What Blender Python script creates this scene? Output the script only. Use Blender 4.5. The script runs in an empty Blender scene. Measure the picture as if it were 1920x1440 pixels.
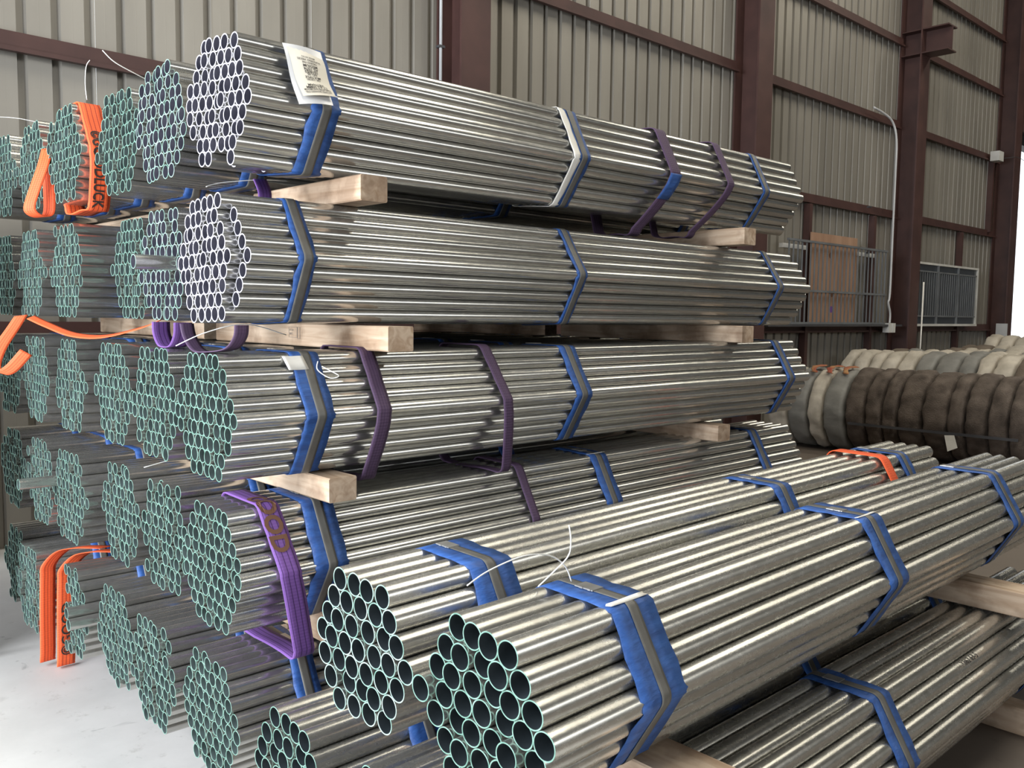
import bpy, math, random
from mathutils import Vector, Matrix, noise
random.seed(7)
SC = bpy.context.scene
COL = SC.collection
R3 = math.sqrt(3) / 2
D61, D37 = 0.0480, 0.0605
PLEN = 3.22

# ------------------------------------------------------------------ camera, world, lights, exposure
cam_d = bpy.data.cameras.new('camera'); cam = bpy.data.objects.new('camera', cam_d); COL.objects.link(cam)
yaw, pitch, roll = 0.81513, -0.079735, 0.012783
F = Vector((math.cos(yaw) * math.cos(pitch), math.sin(yaw) * math.cos(pitch), math.sin(pitch)))
R0 = Vector((math.sin(yaw), -math.cos(yaw), 0)); U0 = R0.cross(F)
RR = math.cos(roll) * R0 + math.sin(roll) * U0; UU = -math.sin(roll) * R0 + math.cos(roll) * U0
M = Matrix((RR, UU, -F)).transposed().to_4x4(); M.translation = (0, 0, 1.6)
cam.matrix_world = M
cam_d.sensor_width = 36; cam_d.lens = 1659.85 / 1920 * 36; cam_d.clip_start = 0.05; cam_d.clip_end = 300
SC.camera = cam

w = bpy.data.worlds.new('world'); SC.world = w; w.use_nodes = True
bg = w.node_tree.nodes['Background']; bg.inputs[0].default_value = (0.90, 0.95, 1.0, 1); bg.inputs[1].default_value = 2.2

def area(name, loc, target, sx, sy, power, color):
    l = bpy.data.lights.new(name, 'AREA'); l.shape = 'RECTANGLE'; l.size = sx; l.size_y = sy
    l.energy = power; l.color = color
    o = bpy.data.objects.new(name, l); COL.objects.link(o); o.location = loc
    d = Vector(target) - Vector(loc); o.rotation_euler = d.to_track_quat('-Z', 'Y').to_euler()
    return o
# daylight entering by the big door behind and left of the camera
area('door_daylight', (-4.3, 2.9, 2.3), (1.5, 3.2, 1.0), 5.6, 4.4, 1500, (0.88, 0.93, 1.0))
# daylight through the high side opening and the translucent roof strips
area('side_daylight', (7.5, -8.6, 5.0), (4.0, 2.0, 1.0), 9.0, 0.8, 140, (1.0, 0.95, 0.85))
for sx_, pw_ in ((2.4, 330), (7.5, 250), (13.0, 260), (18.5, 240)):
    area('skylight_daylight', (sx_, 1.2, 9.7), (sx_, 1.21, 0), 1.1, 6.0, pw_, (1.0, 0.94, 0.80))
vs = SC.view_settings
vs.view_transform = 'Standard'; vs.look = 'None'; vs.exposure = 0.0; vs.gamma = 1.0; vs.use_curve_mapping = False
try:
    SC.cycles.max_bounces = 8; SC.cycles.diffuse_bounces = 4; SC.cycles.glossy_bounces = 5
    SC.cycles.sample_clamp_indirect = 6.0; SC.cycles.caustics_reflective = False; SC.cycles.caustics_refractive = False
    SC.cycles.use_denoising = True
except Exception:
    pass

# ------------------------------------------------------------------ materials
def nodes(name):
    m = bpy.data.materials.new(name); m.use_nodes = True; nt = m.node_tree
    return m, nt, nt.nodes['Principled BSDF']

def nn(nt, typ, **kw):
    n = nt.nodes.new(typ)
    for k, v in kw.items():
        if k.startswith('i_'):
            key = k[2:]; n.inputs[int(key) if key.isdigit() else key.replace('_', ' ')].default_value = v
        else:
            setattr(n, k, v)
    return n

def ramp(nt, src, stops):
    r = nt.nodes.new('ShaderNodeValToRGB'); el = r.color_ramp.elements
    while len(el) < len(stops): el.new(0.5)
    for e, (p, c) in zip(el, stops):
        e.position = p; e.color = (*c, 1) if len(c) == 3 else c
    nt.links.new(src, r.inputs[0]); return r

def vary(name, c1, c2, scale=8, rough=0.6, metal=0.0, bump=0.0, stretch=(1, 1, 1), detail=4, space='Object', spec=0.5, r2=None, bscale=None):
    m, nt, b = nodes(name); L = nt.links.new
    tc = nn(nt, 'ShaderNodeTexCoord'); mp = nn(nt, 'ShaderNodeMapping'); mp.inputs['Scale'].default_value = stretch
    L(tc.outputs[space], mp.inputs[0])
    oi = nn(nt, 'ShaderNodeObjectInfo'); ad = nn(nt, 'ShaderNodeVectorMath', operation='ADD')
    sc_ = nn(nt, 'ShaderNodeMath', operation='MULTIPLY', i_1=37.0); L(oi.outputs['Random'], sc_.inputs[0])
    L(mp.outputs[0], ad.inputs[0]); L(sc_.outputs[0], ad.inputs[1])
    nz = nn(nt, 'ShaderNodeTexNoise', i_Scale=scale, i_Detail=detail); L(ad.outputs[0], nz.inputs['Vector'])
    r = ramp(nt, nz.outputs['Fac'], [(0.3, c1), (0.7, c2)]); L(r.outputs[0], b.inputs['Base Color'])
    b.inputs['Metallic'].default_value = metal; b.inputs['Roughness'].default_value = rough
    b.inputs['Specular IOR Level'].default_value = spec
    if r2 is not None:
        mr = nn(nt, 'ShaderNodeMapRange', i_1=0.3, i_2=0.7, i_3=rough, i_4=r2); L(nz.outputs['Fac'], mr.inputs[0]); L(mr.outputs[0], b.inputs['Roughness'])
    if bump:
        nb = nz
        if bscale:
            nb = nn(nt, 'ShaderNodeTexNoise', i_Scale=bscale, i_Detail=3); L(ad.outputs[0], nb.inputs['Vector'])
        bp = nn(nt, 'ShaderNodeBump', i_Strength=bump, i_Distance=0.01); L(nb.outputs['Fac'], bp.inputs['Height']); L(bp.outputs[0], b.inputs['Normal'])
    return m

def galvanised(name, tint=(1, 1, 1), rough=0.20):
    """zinc-coated steel: mottled spangle, dull oxidised patches, long draw marks"""
    m, nt, b = nodes(name); L = nt.links.new
    tc = nn(nt, 'ShaderNodeTexCoord'); oi = nn(nt, 'ShaderNodeObjectInfo')
    k = nn(nt, 'ShaderNodeMath', operation='MULTIPLY', i_1=53.0); L(oi.outputs['Random'], k.inputs[0])
    ad = nn(nt, 'ShaderNodeVectorMath', operation='ADD'); L(tc.outputs['Object'], ad.inputs[0]); L(k.outputs[0], ad.inputs[1])
    mp = nn(nt, 'ShaderNodeMapping'); mp.inputs['Scale'].default_value = (0.45, 1, 1); L(ad.outputs[0], mp.inputs[0])
    n1 = nn(nt, 'ShaderNodeTexNoise', i_Scale=70.0, i_Detail=5.0, i_Roughness=0.6); L(mp.outputs[0], n1.inputs['Vector'])
    n2 = nn(nt, 'ShaderNodeTexNoise', i_Scale=5.0, i_Detail=4.0); L(mp.outputs[0], n2.inputs['Vector'])
    n3 = nn(nt, 'ShaderNodeTexNoise', i_Scale=240.0, i_Detail=2.0); L(mp.outputs[0], n3.inputs['Vector'])
    mp2 = nn(nt, 'ShaderNodeMapping'); mp2.inputs['Scale'].default_value = (0.02, 1, 1); L(ad.outputs[0], mp2.inputs[0])
    n4 = nn(nt, 'ShaderNodeTexNoise', i_Scale=90.0, i_Detail=2.0); L(mp2.outputs[0], n4.inputs['Vector'])
    c = lambda a: tuple(a * t for t in tint)
    r1 = ramp(nt, n1.outputs['Fac'], [(0.30, c(0.46)), (0.50, c(0.54)), (0.70, c(0.61))])
    r2 = ramp(nt, n2.outputs['Fac'], [(0.35, c(0.48)), (0.65, c(0.62))])
    mx = nn(nt, 'ShaderNodeMix', data_type='RGBA', i_0=0.45); L(r1.outputs[0], mx.inputs[6]); L(r2.outputs[0], mx.inputs[7])
    hs = nn(nt, 'ShaderNodeHueSaturation'); mr = nn(nt, 'ShaderNodeMapRange', i_3=0.80, i_4=1.16); L(oi.outputs['Random'], mr.inputs[0])
    L(mr.outputs[0], hs.inputs['Value']); L(mx.outputs[2], hs.inputs['Color']); L(hs.outputs[0], b.inputs['Base Color'])
    rr = nn(nt, 'ShaderNodeMapRange', i_1=0.3, i_2=0.72, i_3=rough - 0.01, i_4=rough + 0.04); L(n1.outputs['Fac'], rr.inputs[0]); L(rr.outputs[0], b.inputs['Roughness'])
    b.inputs['Metallic'].default_value = 0.85
    s = nn(nt, 'ShaderNodeMath', operation='ADD'); L(n3.outputs['Fac'], s.inputs[0]); L(n4.outputs['Fac'], s.inputs[1])
    bp = nn(nt, 'ShaderNodeBump', i_Strength=0.012, i_Distance=0.001); L(s.outputs[0], bp.inputs['Height']); L(bp.outputs[0], b.inputs['Normal'])
    return m

M_zinc = galvanised('galvanised_steel', (1.0, 0.985, 0.92))
M_zinc_b = galvanised('galvanised_steel_dull', (1.02, 1.0, 0.92), 0.25)
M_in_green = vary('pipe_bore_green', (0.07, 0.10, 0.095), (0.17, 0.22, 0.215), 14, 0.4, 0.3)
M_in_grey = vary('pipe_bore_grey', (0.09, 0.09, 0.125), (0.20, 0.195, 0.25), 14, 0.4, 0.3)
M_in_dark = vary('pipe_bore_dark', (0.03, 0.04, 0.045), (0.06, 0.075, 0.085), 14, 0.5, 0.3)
M_rim_green = vary('cut_end_green', (0.07, 0.17, 0.13), (0.19, 0.31, 0.26), 60, 0.5, 0.0)
M_rim_white = vary('cut_end_bright', (0.42, 0.41, 0.47), (0.65, 0.64, 0.70), 40, 0.4, 0.0)
M_rim_mix = vary('cut_end_mixed', (0.10, 0.22, 0.17), (0.34, 0.43, 0.40), 22, 0.45, 0.0)
M_tape = vary('blue_wrap_tape', (0.014, 0.055, 0.20), (0.03, 0.105, 0.34), 16, 0.55, 0.0, 0.35, (1, 3, 3), bscale=30)
M_strap = vary('grey_steel_strap', (0.095, 0.09, 0.08), (0.14, 0.135, 0.12), 20, 0.5, 0.2)
M_seal = vary('strap_seal_steel', (0.35, 0.34, 0.32), (0.5, 0.49, 0.46), 20, 0.35, 0.7)
M_white = vary('white_fabric', (0.70, 0.67, 0.60), (0.85, 0.82, 0.75), 12, 0.8, bump=0.2)
M_tie = vary('white_wire', (0.85, 0.84, 0.8), (0.9, 0.9, 0.86), 5, 0.5)
M_paper = vary('paper', (0.74, 0.68, 0.56), (0.82, 0.77, 0.66), 6, 0.7)
M_plastic = vary('clear_sleeve', (0.6, 0.6, 0.6), (0.7, 0.7, 0.7), 6, 0.25)
M_ink = vary('black_ink', (0.015, 0.012, 0.012), (0.03, 0.025, 0.02), 6, 0.7)
M_inkgrey = vary('faded_ink', (0.10, 0.09, 0.08), (0.2, 0.18, 0.16), 6, 0.8)
M_brownink = vary('brown_ink', (0.12, 0.05, 0.025), (0.16, 0.075, 0.04), 6, 0.8)
M_red = vary('red_oxide_steel', (0.050, 0.022, 0.019), (0.08, 0.036, 0.030), 3, 0.55, 0.0, 0.1)
M_darksteel = vary('dark_steel', (0.05, 0.05, 0.055), (0.09, 0.09, 0.095), 3, 0.5, 0.3)
M_grille = vary('grey_grille_steel', (0.16, 0.17, 0.18), (0.24, 0.25, 0.26), 3, 0.5, 0.4)
M_ply = vary('plywood', (0.30, 0.17, 0.105), (0.42, 0.26, 0.17), 3, 0.7, stretch=(1.5, 1, 0.3))
M_glass = vary('dark_glass', (0.018, 0.022, 0.028), (0.03, 0.035, 0.045), 3, 0.12)
M_frame = vary('pale_window_frame', (0.5, 0.49, 0.46), (0.66, 0.65, 0.62), 3, 0.5)
M_pvc = vary('conduit_pvc', (0.45, 0.45, 0.45), (0.55, 0.55, 0.55), 3, 0.4)
M_sheet = vary('wall_cladding', (0.27, 0.25, 0.215), (0.36, 0.335, 0.29), 1.6, 0.42, 0.35, 0.0, (1, 1, 0.25), space='Object', r2=0.5)
M_roof = vary('roof_sheet', (0.17, 0.17, 0.165), (0.22, 0.22, 0.215), 1, 0.6)

def timber_mat():
    m, nt, b = nodes('sawn_pine'); L = nt.links.new
    tc = nn(nt, 'ShaderNodeTexCoord'); oi = nn(nt, 'ShaderNodeObjectInfo')
    k = nn(nt, 'ShaderNodeMath', operation='MULTIPLY', i_1=11.0); L(oi.outputs['Random'], k.inputs[0])
    ad = nn(nt, 'ShaderNodeVectorMath', operation='ADD'); L(tc.outputs['Object'], ad.inputs[0]); L(k.outputs[0], ad.inputs[1])
    mp = nn(nt, 'ShaderNodeMapping'); mp.inputs['Scale'].default_value = (9, 0.8, 9); L(ad.outputs[0], mp.inputs[0])
    n1 = nn(nt, 'ShaderNodeTexNoise', i_Scale=3.0, i_Detail=5.0, i_Distortion=1.2); L(mp.outputs[0], n1.inputs['Vector'])
    n2 = nn(nt, 'ShaderNodeTexNoise', i_Scale=7.0, i_Detail=5.0); L(ad.outputs[0], n2.inputs['Vector'])
    r1 = ramp(nt, n1.outputs['Fac'], [(0.3, (0.36, 0.24, 0.15)), (0.65, (0.56, 0.43, 0.31))])
    r2 = ramp(nt, n2.outputs['Fac'], [(0.36, (0.45, 0.40, 0.36)), (0.52, (1, 1, 1))])
    mx = nn(nt, 'ShaderNodeMix', data_type='RGBA', blend_type='MULTIPLY', i_0=0.8); L(r1.outputs[0], mx.inputs[6]); L(r2.outputs[0], mx.inputs[7])
    L(mx.outputs[2], b.inputs['Base Color']); b.inputs['Roughness'].default_value = 0.75
    bp = nn(nt, 'ShaderNodeBump', i_Strength=0.3, i_Distance=0.003); L(n1.outputs['Fac'], bp.inputs['Height']); L(bp.outputs[0], b.inputs['Normal'])
    return m
M_wood = timber_mat()

def floor_mat():
    m, nt, b = nodes('concrete_floor'); L = nt.links.new
    tc = nn(nt, 'ShaderNodeTexCoord')
    n1 = nn(nt, 'ShaderNodeTexNoise', i_Scale=1.3, i_Detail=8.0, i_Roughness=0.65); L(tc.outputs['Object'], n1.inputs['Vector'])
    n2 = nn(nt, 'ShaderNodeTexNoise', i_Scale=9.0, i_Detail=8.0, i_Roughness=0.75); L(tc.outputs['Object'], n2.inputs['Vector'])
    n3 = nn(nt, 'ShaderNodeTexNoise', i_Scale=4.0, i_Detail=3.0, i_Distortion=1.5); L(tc.outputs['Object'], n3.inputs['Vector'])
    r1 = ramp(nt, n1.outputs['Fac'], [(0.3, (0.52, 0.505, 0.48)), (0.7, (0.66, 0.64, 0.61))])
    r2 = ramp(nt, n2.outputs['Fac'], [(0.30, (0.55, 0.53, 0.5)), (0.42, (1, 1, 1))])
    r3 = ramp(nt, n3.outputs['Fac'], [(0.28, (0.5, 0.5, 0.5)), (0.33, (1, 1, 1))])
    m1 = nn(nt, 'ShaderNodeMix', data_type='RGBA', blend_type='MULTIPLY', i_0=0.55); L(r1.outputs[0], m1.inputs[6]); L(r2.outputs[0], m1.inputs[7])
    m2 = nn(nt, 'ShaderNodeMix', data_type='RGBA', blend_type='MULTIPLY', i_0=0.6); L(m1.outputs[2], m2.inputs[6]); L(r3.outputs[0], m2.inputs[7])
    # worn brown floor beyond the pipe ends, darkened further to paint in aisle shade
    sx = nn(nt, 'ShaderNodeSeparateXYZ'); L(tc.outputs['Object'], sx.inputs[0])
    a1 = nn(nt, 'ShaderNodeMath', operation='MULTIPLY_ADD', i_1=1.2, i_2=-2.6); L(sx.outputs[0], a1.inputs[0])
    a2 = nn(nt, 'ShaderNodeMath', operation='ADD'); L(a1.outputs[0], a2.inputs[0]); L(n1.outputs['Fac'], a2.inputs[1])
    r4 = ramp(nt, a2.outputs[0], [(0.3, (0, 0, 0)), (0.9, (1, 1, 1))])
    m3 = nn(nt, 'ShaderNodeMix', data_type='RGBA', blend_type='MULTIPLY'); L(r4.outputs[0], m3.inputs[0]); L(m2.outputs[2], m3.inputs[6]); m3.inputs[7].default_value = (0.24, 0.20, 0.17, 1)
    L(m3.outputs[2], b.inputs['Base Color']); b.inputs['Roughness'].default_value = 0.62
    bp = nn(nt, 'ShaderNodeBump', i_Strength=0.15, i_Distance=0.004); L(n2.outputs['Fac'], bp.inputs['Height']); L(bp.outputs[0], b.inputs['Normal'])
    return m
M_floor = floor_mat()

def web_mat(name, c, cl, ribs):
    """woven webbing: ribs run along the sling, from the UV u coordinate"""
    m, nt, b = nodes(name); L = nt.links.new
    uv = nn(nt, 'ShaderNodeUVMap'); sp = nn(nt, 'ShaderNodeSeparateXYZ'); L(uv.outputs[0], sp.inputs[0])
    a = nn(nt, 'ShaderNodeMath', operation='MULTIPLY', i_1=float(ribs)); L(sp.outputs[0], a.inputs[0])
    fr = nn(nt, 'ShaderNodeMath', operation='FRACT'); L(a.outputs[0], fr.inputs[0])
    s = nn(nt, 'ShaderNodeMath', operation='SUBTRACT', i_1=0.5); L(fr.outputs[0], s.inputs[0])
    ab = nn(nt, 'ShaderNodeMath', operation='ABSOLUTE'); L(s.outputs[0], ab.inputs[0])
    r = ramp(nt, ab.outputs[0], [(0.0, cl), (0.07, cl), (0.11, c), (1, c)])
    L(r.outputs[0], b.inputs['Base Color']); b.inputs['Roughness'].default_value = 0.7
    wv = nn(nt, 'ShaderNodeMath', operation='MULTIPLY', i_1=600.0); L(sp.outputs[1], wv.inputs[0])
    si = nn(nt, 'ShaderNodeMath', operation='SINE'); L(wv.outputs[0], si.inputs[0])
    bp = nn(nt, 'ShaderNodeBump', i_Strength=0.15, i_Distance=0.002); L(si.outputs[0], bp.inputs['Height']); L(bp.outputs[0], b.inputs['Normal'])
    return m
M_orange = web_mat('orange_webbing', (0.85, 0.12, 0.03), (0.33, 0.03, 0.012), 5)
M_purple = web_mat('purple_webbing', (0.17, 0.075, 0.29), (0.06, 0.02, 0.11), 4)
M_purple_d = web_mat('faded_purple_webbing', (0.075, 0.04, 0.085), (0.035, 0.018, 0.045), 5)
M_bale_b = vary('hessian_brown', (0.06, 0.045, 0.036), (0.17, 0.135, 0.11), 7, 0.95, 0, 1.0, (1, 1, 1), 8, bscale=90)
M_bale_t = vary('hessian_tan', (0.13, 0.10, 0.075), (0.21, 0.17, 0.13), 7, 0.95, 0, 1.0, (1, 1, 1), 8, bscale=90)
M_bale_w = vary('woven_wrap_cream', (0.36, 0.32, 0.26), (0.60, 0.54, 0.45), 5, 0.8, 0, 0.5, (1, 1, 1), 6, bscale=22)
M_bale_g = vary('woven_wrap_grey', (0.17, 0.165, 0.15), (0.27, 0.26, 0.235), 5, 0.7, 0, 0.5, (1, 1, 1), 6, bscale=22)
M_red_rag = vary('red_yellow_wrap', (0.30, 0.035, 0.03), (0.42, 0.24, 0.10), 9, 0.8, 0, 0.4)

# ------------------------------------------------------------------ helpers
def tag(o, label=None, cat=None, group=None, kind=None):
    if label: o['label'] = label
    if cat: o['category'] = cat
    if group: o['group'] = group
    if kind: o['kind'] = kind
    return o

def empty(name, loc, rot=(0, 0, 0)):
    o = bpy.data.objects.new(name, None); COL.objects.link(o); o.location = loc; o.rotation_euler = rot
    o.empty_display_size = 0.1
    return o

def mk(name, V, Fc, mats, parent=None, mi=None, smooth=False, loc=None, uv=None):
    me = bpy.data.meshes.new(name); me.from_pydata([tuple(v) for v in V], [], Fc)
    for m in (mats if isinstance(mats, (list, tuple)) else [mats]): me.materials.append(m)
    if mi: me.polygons.foreach_set('material_index', mi)
    if smooth: me.polygons.foreach_set('use_smooth', [True] * len(Fc))
    if uv:
        l = me.uv_layers.new(name='UVMap')
        for lp in me.loops: l.data[lp.index].uv = uv[lp.vertex_index]
    me.update()
    o = bpy.data.objects.new(name, me); COL.objects.link(o); o.parent = parent
    if loc is not None: o.location = loc
    return o

def link(name, me, parent=None, loc=(0, 0, 0), rot=(0, 0, 0)):
    o = bpy.data.objects.new(name, me); COL.objects.link(o); o.parent = parent; o.location = loc; o.rotation_euler = rot
    return o

class MB:
    def __init__(s): s.V = []; s.F = []
    def add(s, V, Fc):
        n = len(s.V); s.V += [tuple(v) for v in V]; s.F += [tuple(i + n for i in f) for f in Fc]; return s
    def box(s, x0, x1, y0, y1, z0, z1, bev=0.0):
        if bev <= 0:
            V = [(x, y, z) for x in (x0, x1) for y in (y0, y1) for z in (z0, z1)]
            return s.add(V, [(0, 1, 3, 2), (4, 6, 7, 5), (0, 4, 5, 1), (2, 3, 7, 6), (0, 2, 6, 4), (1, 5, 7, 3)])
        b = bev   # long edges along y chamfered
        P = [(x0 + b, z0), (x1 - b, z0), (x1, z0 + b), (x1, z1 - b), (x1 - b, z1), (x0 + b, z1), (x0, z1 - b), (x0, z0 + b)]
        return s.prism(P, y0, y1, 'y')
    def prism(s, P, a, b, axis):
        n = len(P)
        def pt(p, t):
            return {'x': (t, p[0], p[1]), 'y': (p[0], t, p[1]), 'z': (p[0], p[1], t)}[axis]
        V = [pt(p, a) for p in P] + [pt(p, b) for p in P]
        Fc = [(i, (i + 1) % n, n + (i + 1) % n, n + i) for i in range(n)] + [tuple(range(n))[::-1], tuple(range(n, 2 * n))]
        if axis == 'y': Fc = [f[::-1] for f in Fc]
        return s.add(V, Fc)
    def tube(s, pts, r, seg=8, cap=True):
        pts = [Vector(p) for p in pts]; n = len(s.V); rings = []
        up = Vector((0.13, 0.27, 0.95)).normalized()
        for i, p in enumerate(pts):
            t = (pts[min(i + 1, len(pts) - 1)] - pts[max(i - 1, 0)]).normalized()
            a = t.cross(up)
            if a.length < 1e-3: a = t.cross(Vector((1, 0, 0)))
            a.normalize(); c = t.cross(a)
            s.V += [tuple(p + r * (math.cos(2 * math.pi * k / seg) * a + math.sin(2 * math.pi * k / seg) * c)) for k in range(seg)]
        for i in range(len(pts) - 1):
            for k in range(seg):
                s.F.append((n + i * seg + k, n + i * seg + (k + 1) % seg, n + (i + 1) * seg + (k + 1) % seg, n + (i + 1) * seg + k))
        if cap:
            s.F.append(tuple(n + k for k in range(seg))[::-1]); m = n + (len(pts) - 1) * seg; s.F.append(tuple(m + k for k in range(seg)))
        return s
    def build(s, name, mat, parent=None, loc=None, smooth=False):
        return mk(name, s.V, s.F, mat, parent, smooth=smooth, loc=loc)

def smooth_path(P, n=6):
    P = [Vector(p) for p in P]; out = []
    for i in range(len(P) - 1):
        p0, p1, p2, p3 = P[max(i - 1, 0)], P[i], P[i + 1], P[min(i + 2, len(P) - 1)]
        for k in range(n):
            t = k / n
            out.append(0.5 * ((2 * p1) + (p2 - p0) * t + (2 * p0 - 5 * p1 + 4 * p2 - p3) * t * t + (3 * p1 - p0 - 3 * p2 + p3) * t ** 3))
    out.append(P[-1]); return out

def ribbon(name, pts, wdir, width, mat, parent=None, thick=0.003, closed=False, wob=0.0, nx=4, seed=0):
    """flat band following pts; wdir = width direction (vector or one per point)"""
    rnd = random.Random(seed); pts = [Vector(p) for p in pts]; n = len(pts)
    W = [Vector(wdir[i]) if isinstance(wdir, list) else Vector(wdir) for i in range(n)]
    V = []; uv = []; s = 0.0
    for i, p in enumerate(pts):
        a = pts[(i - 1) % n] if (closed or i > 0) else p; b = pts[(i + 1) % n] if (closed or i < n - 1) else p
        t = (b - a).normalized(); wd = W[i].normalized(); nr = wd.cross(t)
        if nr.length < 1e-6: nr = Vector((0, 0, 1))
        nr.normalize()
        if i: s += (p - pts[i - 1]).length
        e0 = wob * rnd.uniform(-1, 1); e1 = wob * rnd.uniform(-1, 1)
        for side in (0, 1):
            for k in range(nx + 1):
                u = k / nx; off = (u - 0.5) * width + (1 - u) * e0 + u * e1
                h = wob * 0.12 * math.sin(5 * u + i * 0.9 + seed) if wob else 0
                V.append(p + wd * off + nr * (h + (thick if side else 0))); uv.append((u, s))
    m = 2 * (nx + 1); Fc = []
    for i in range(n if closed else n - 1):
        a = i * m; b = ((i + 1) % n) * m
        for k in range(nx):
            Fc.append((a + k, a + k + 1, b + k + 1, b + k))
            Fc.append((a + nx + 1 + k, b + nx + 1 + k, b + nx + 2 + k, a + nx + 2 + k))
        Fc.append((a, b, b + nx + 1, a + nx + 1)); Fc.append((a + nx, a + 2 * nx + 1, b + 2 * nx + 1, b + nx))
    if not closed:
        for a, q in ((0, 1), ((n - 1) * m, 0)):
            for k in range(nx):
                f = (a + k, a + nx + 1 + k, a + nx + 2 + k, a + k + 1); Fc.append(f if q else f[::-1])
    return mk(name, V, Fc, mat, parent, smooth=True, uv=uv)

def text_mesh(s, size=1.0, bold=0.0):
    cu = bpy.data.curves.new('t', 'FONT'); cu.body = s; cu.size = size; cu.align_x = 'LEFT'; cu.offset = bold; cu.resolution_u = 3
    o = bpy.data.objects.new('t', cu); COL.objects.link(o)
    dg = bpy.context.evaluated_depsgraph_get(); me = bpy.data.meshes.new_from_object(o.evaluated_get(dg))
    V = [v.co.copy() for v in me.vertices]; Fc = [tuple(p.vertices) for p in me.polygons]
    bpy.data.objects.remove(o); bpy.data.curves.remove(cu); bpy.data.meshes.remove(me)
    return V, Fc

def subdivide_x(V, Fc, step):
    """split long letter faces so that they can bend: cut by x planes via bmesh"""
    import bmesh
    bm = bmesh.new(); vs_ = [bm.verts.new(v) for v in V]
    for f in Fc:
        try: bm.faces.new([vs_[i] for i in f])
        except ValueError: pass
    x0 = min(v.x for v in V); x1 = max(v.x for v in V); x = x0 + step
    while x < x1:
        bmesh.ops.bisect_plane(bm, geom=bm.verts[:] + bm.edges[:] + bm.faces[:], plane_co=(x, 0, 0), plane_no=(1, 0, 0)); x += step
    bm.verts.index_update()
    V = [v.co.copy() for v in bm.verts]; Fc = [tuple(v.index for v in f.verts) for f in bm.faces]; bm.free()
    return V, Fc

def text_on_path(name, s, size, pts, wdir, s0, v0, mat, parent, off=0.0045, up=1, sx=1.0, bold=0.0, nsign=1, reverse=False):
    """letters laid along a ribbon path: x of the text runs along the path, y across it"""
    V, Fc = text_mesh(s, size, bold); V, Fc = subdivide_x(V, Fc, size * 0.3)
    pts = [Vector(p) for p in pts]; wd = Vector(wdir).normalized(); acc = [0]
    for a, b in zip(pts, pts[1:]): acc.append(acc[-1] + (b - a).length)
    def at(t):
        t = max(0, min(acc[-1] - 1e-6, t)); i = 0
        while i < len(acc) - 2 and acc[i + 1] < t: i += 1
        f = (t - acc[i]) / max(1e-9, acc[i + 1] - acc[i]); d = (pts[i + 1] - pts[i]).normalized()
        return pts[i].lerp(pts[i + 1], f), (wd.cross(d)).normalized() * nsign
    out = []
    for v in V:
        t = s0 + (-v.x if reverse else v.x) * sx; p, nr = at(t); out.append(p + wd * (v0 + up * v.y) + nr * off)
    return mk(name, out, Fc, mat, parent)

# ------------------------------------------------------------------ the setting
WY = 6.46          # room-side plane of the cladding
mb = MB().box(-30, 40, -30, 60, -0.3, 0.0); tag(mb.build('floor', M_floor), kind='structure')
wall = empty('wall_left', (0, 0, 0)); tag(wall, kind='structure')
PIT = 0.208
def sheet_mesh(z0, z1, npit=4):
    V = []; Fc = []; prof = []
    for k in range(npit):
        x = k * PIT
        prof += [(x, 0), (x + 0.062, 0), (x + 0.066, -0.0003), (x + 0.070, 0), (x + 0.138, 0), (x + 0.148, 0.045), (x + 0.190, 0.045), (x + 0.200, 0)]
    prof.append((npit * PIT - 0.001, 0))
    n = len(prof)
    for z in (z0, z1):
        V += [(x, y, z) for x, y in prof]
    for z in (z0, z1):
        V += [(x, y + 0.002, z) for x, y in prof]
    for i in range(n - 1):
        Fc.append((i, i + 1, n + i + 1, n + i)); Fc.append((2 * n + i, 3 * n + i, 3 * n + i + 1, 2 * n + i + 1))
    Fc += [(0, n, 3 * n, 2 * n), (n - 1, 3 * n - 1, 4 * n - 1, 2 * n - 1)]
    me = bpy.data.meshes.new('cladding_sheet'); me.from_pydata(V, [], Fc); me.materials.append(M_sheet); me.update(); return me
sh = sheet_mesh(0.0, 10.0); x = -4.5; k = 0
while x < 19.2:
    link('cladding_sheet', sh, wall, (x, WY + (0.0015 if k % 2 else 0), 0)); x += 4 * PIT; k += 1
sh2 = sheet_mesh(5.15, 10.0)
while x < 29:
    link('cladding_sheet', sh2, wall, (x, WY + (0.0015 if k % 2 else 0), 0)); x += 4 * PIT; k += 1
def girt(x0, x1, z, h=0.13):
    P = [(WY - 0.10, z - h / 2), (WY - 0.085, z - h / 2), (WY - 0.085, z - h / 2 + 0.0), (WY - 0.055, z - h / 2), (WY - 0.055, z + h / 2 - 0.012),
         (WY - 0.004, z + h / 2 - 0.012), (WY - 0.004, z + h / 2), (WY - 0.063, z + h / 2), (WY - 0.063, z - h / 2 + 0.008), (WY - 0.092, z - h / 2 + 0.008), (WY - 0.092, z - h / 2 + 0.028), (WY - 0.10, z - h / 2 + 0.028)]
    P = [P[0], P[3]] + P[4:]
    return MB().prism(P, x0, x1, 'x').build('girt', M_red, wall)
cols = [0.35, 5.09, 9.86, 14.6, 19.15]
for a, b in zip([-4.5] + [c + 0.34 for c in cols], cols + [28.5]):
    for z in (1.44, 3.28, 4.72, 6.02, 7.05, 8.3, 9.4):
        if a > 19 and z < 5: continue
        girt(a, b, z)
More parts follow.
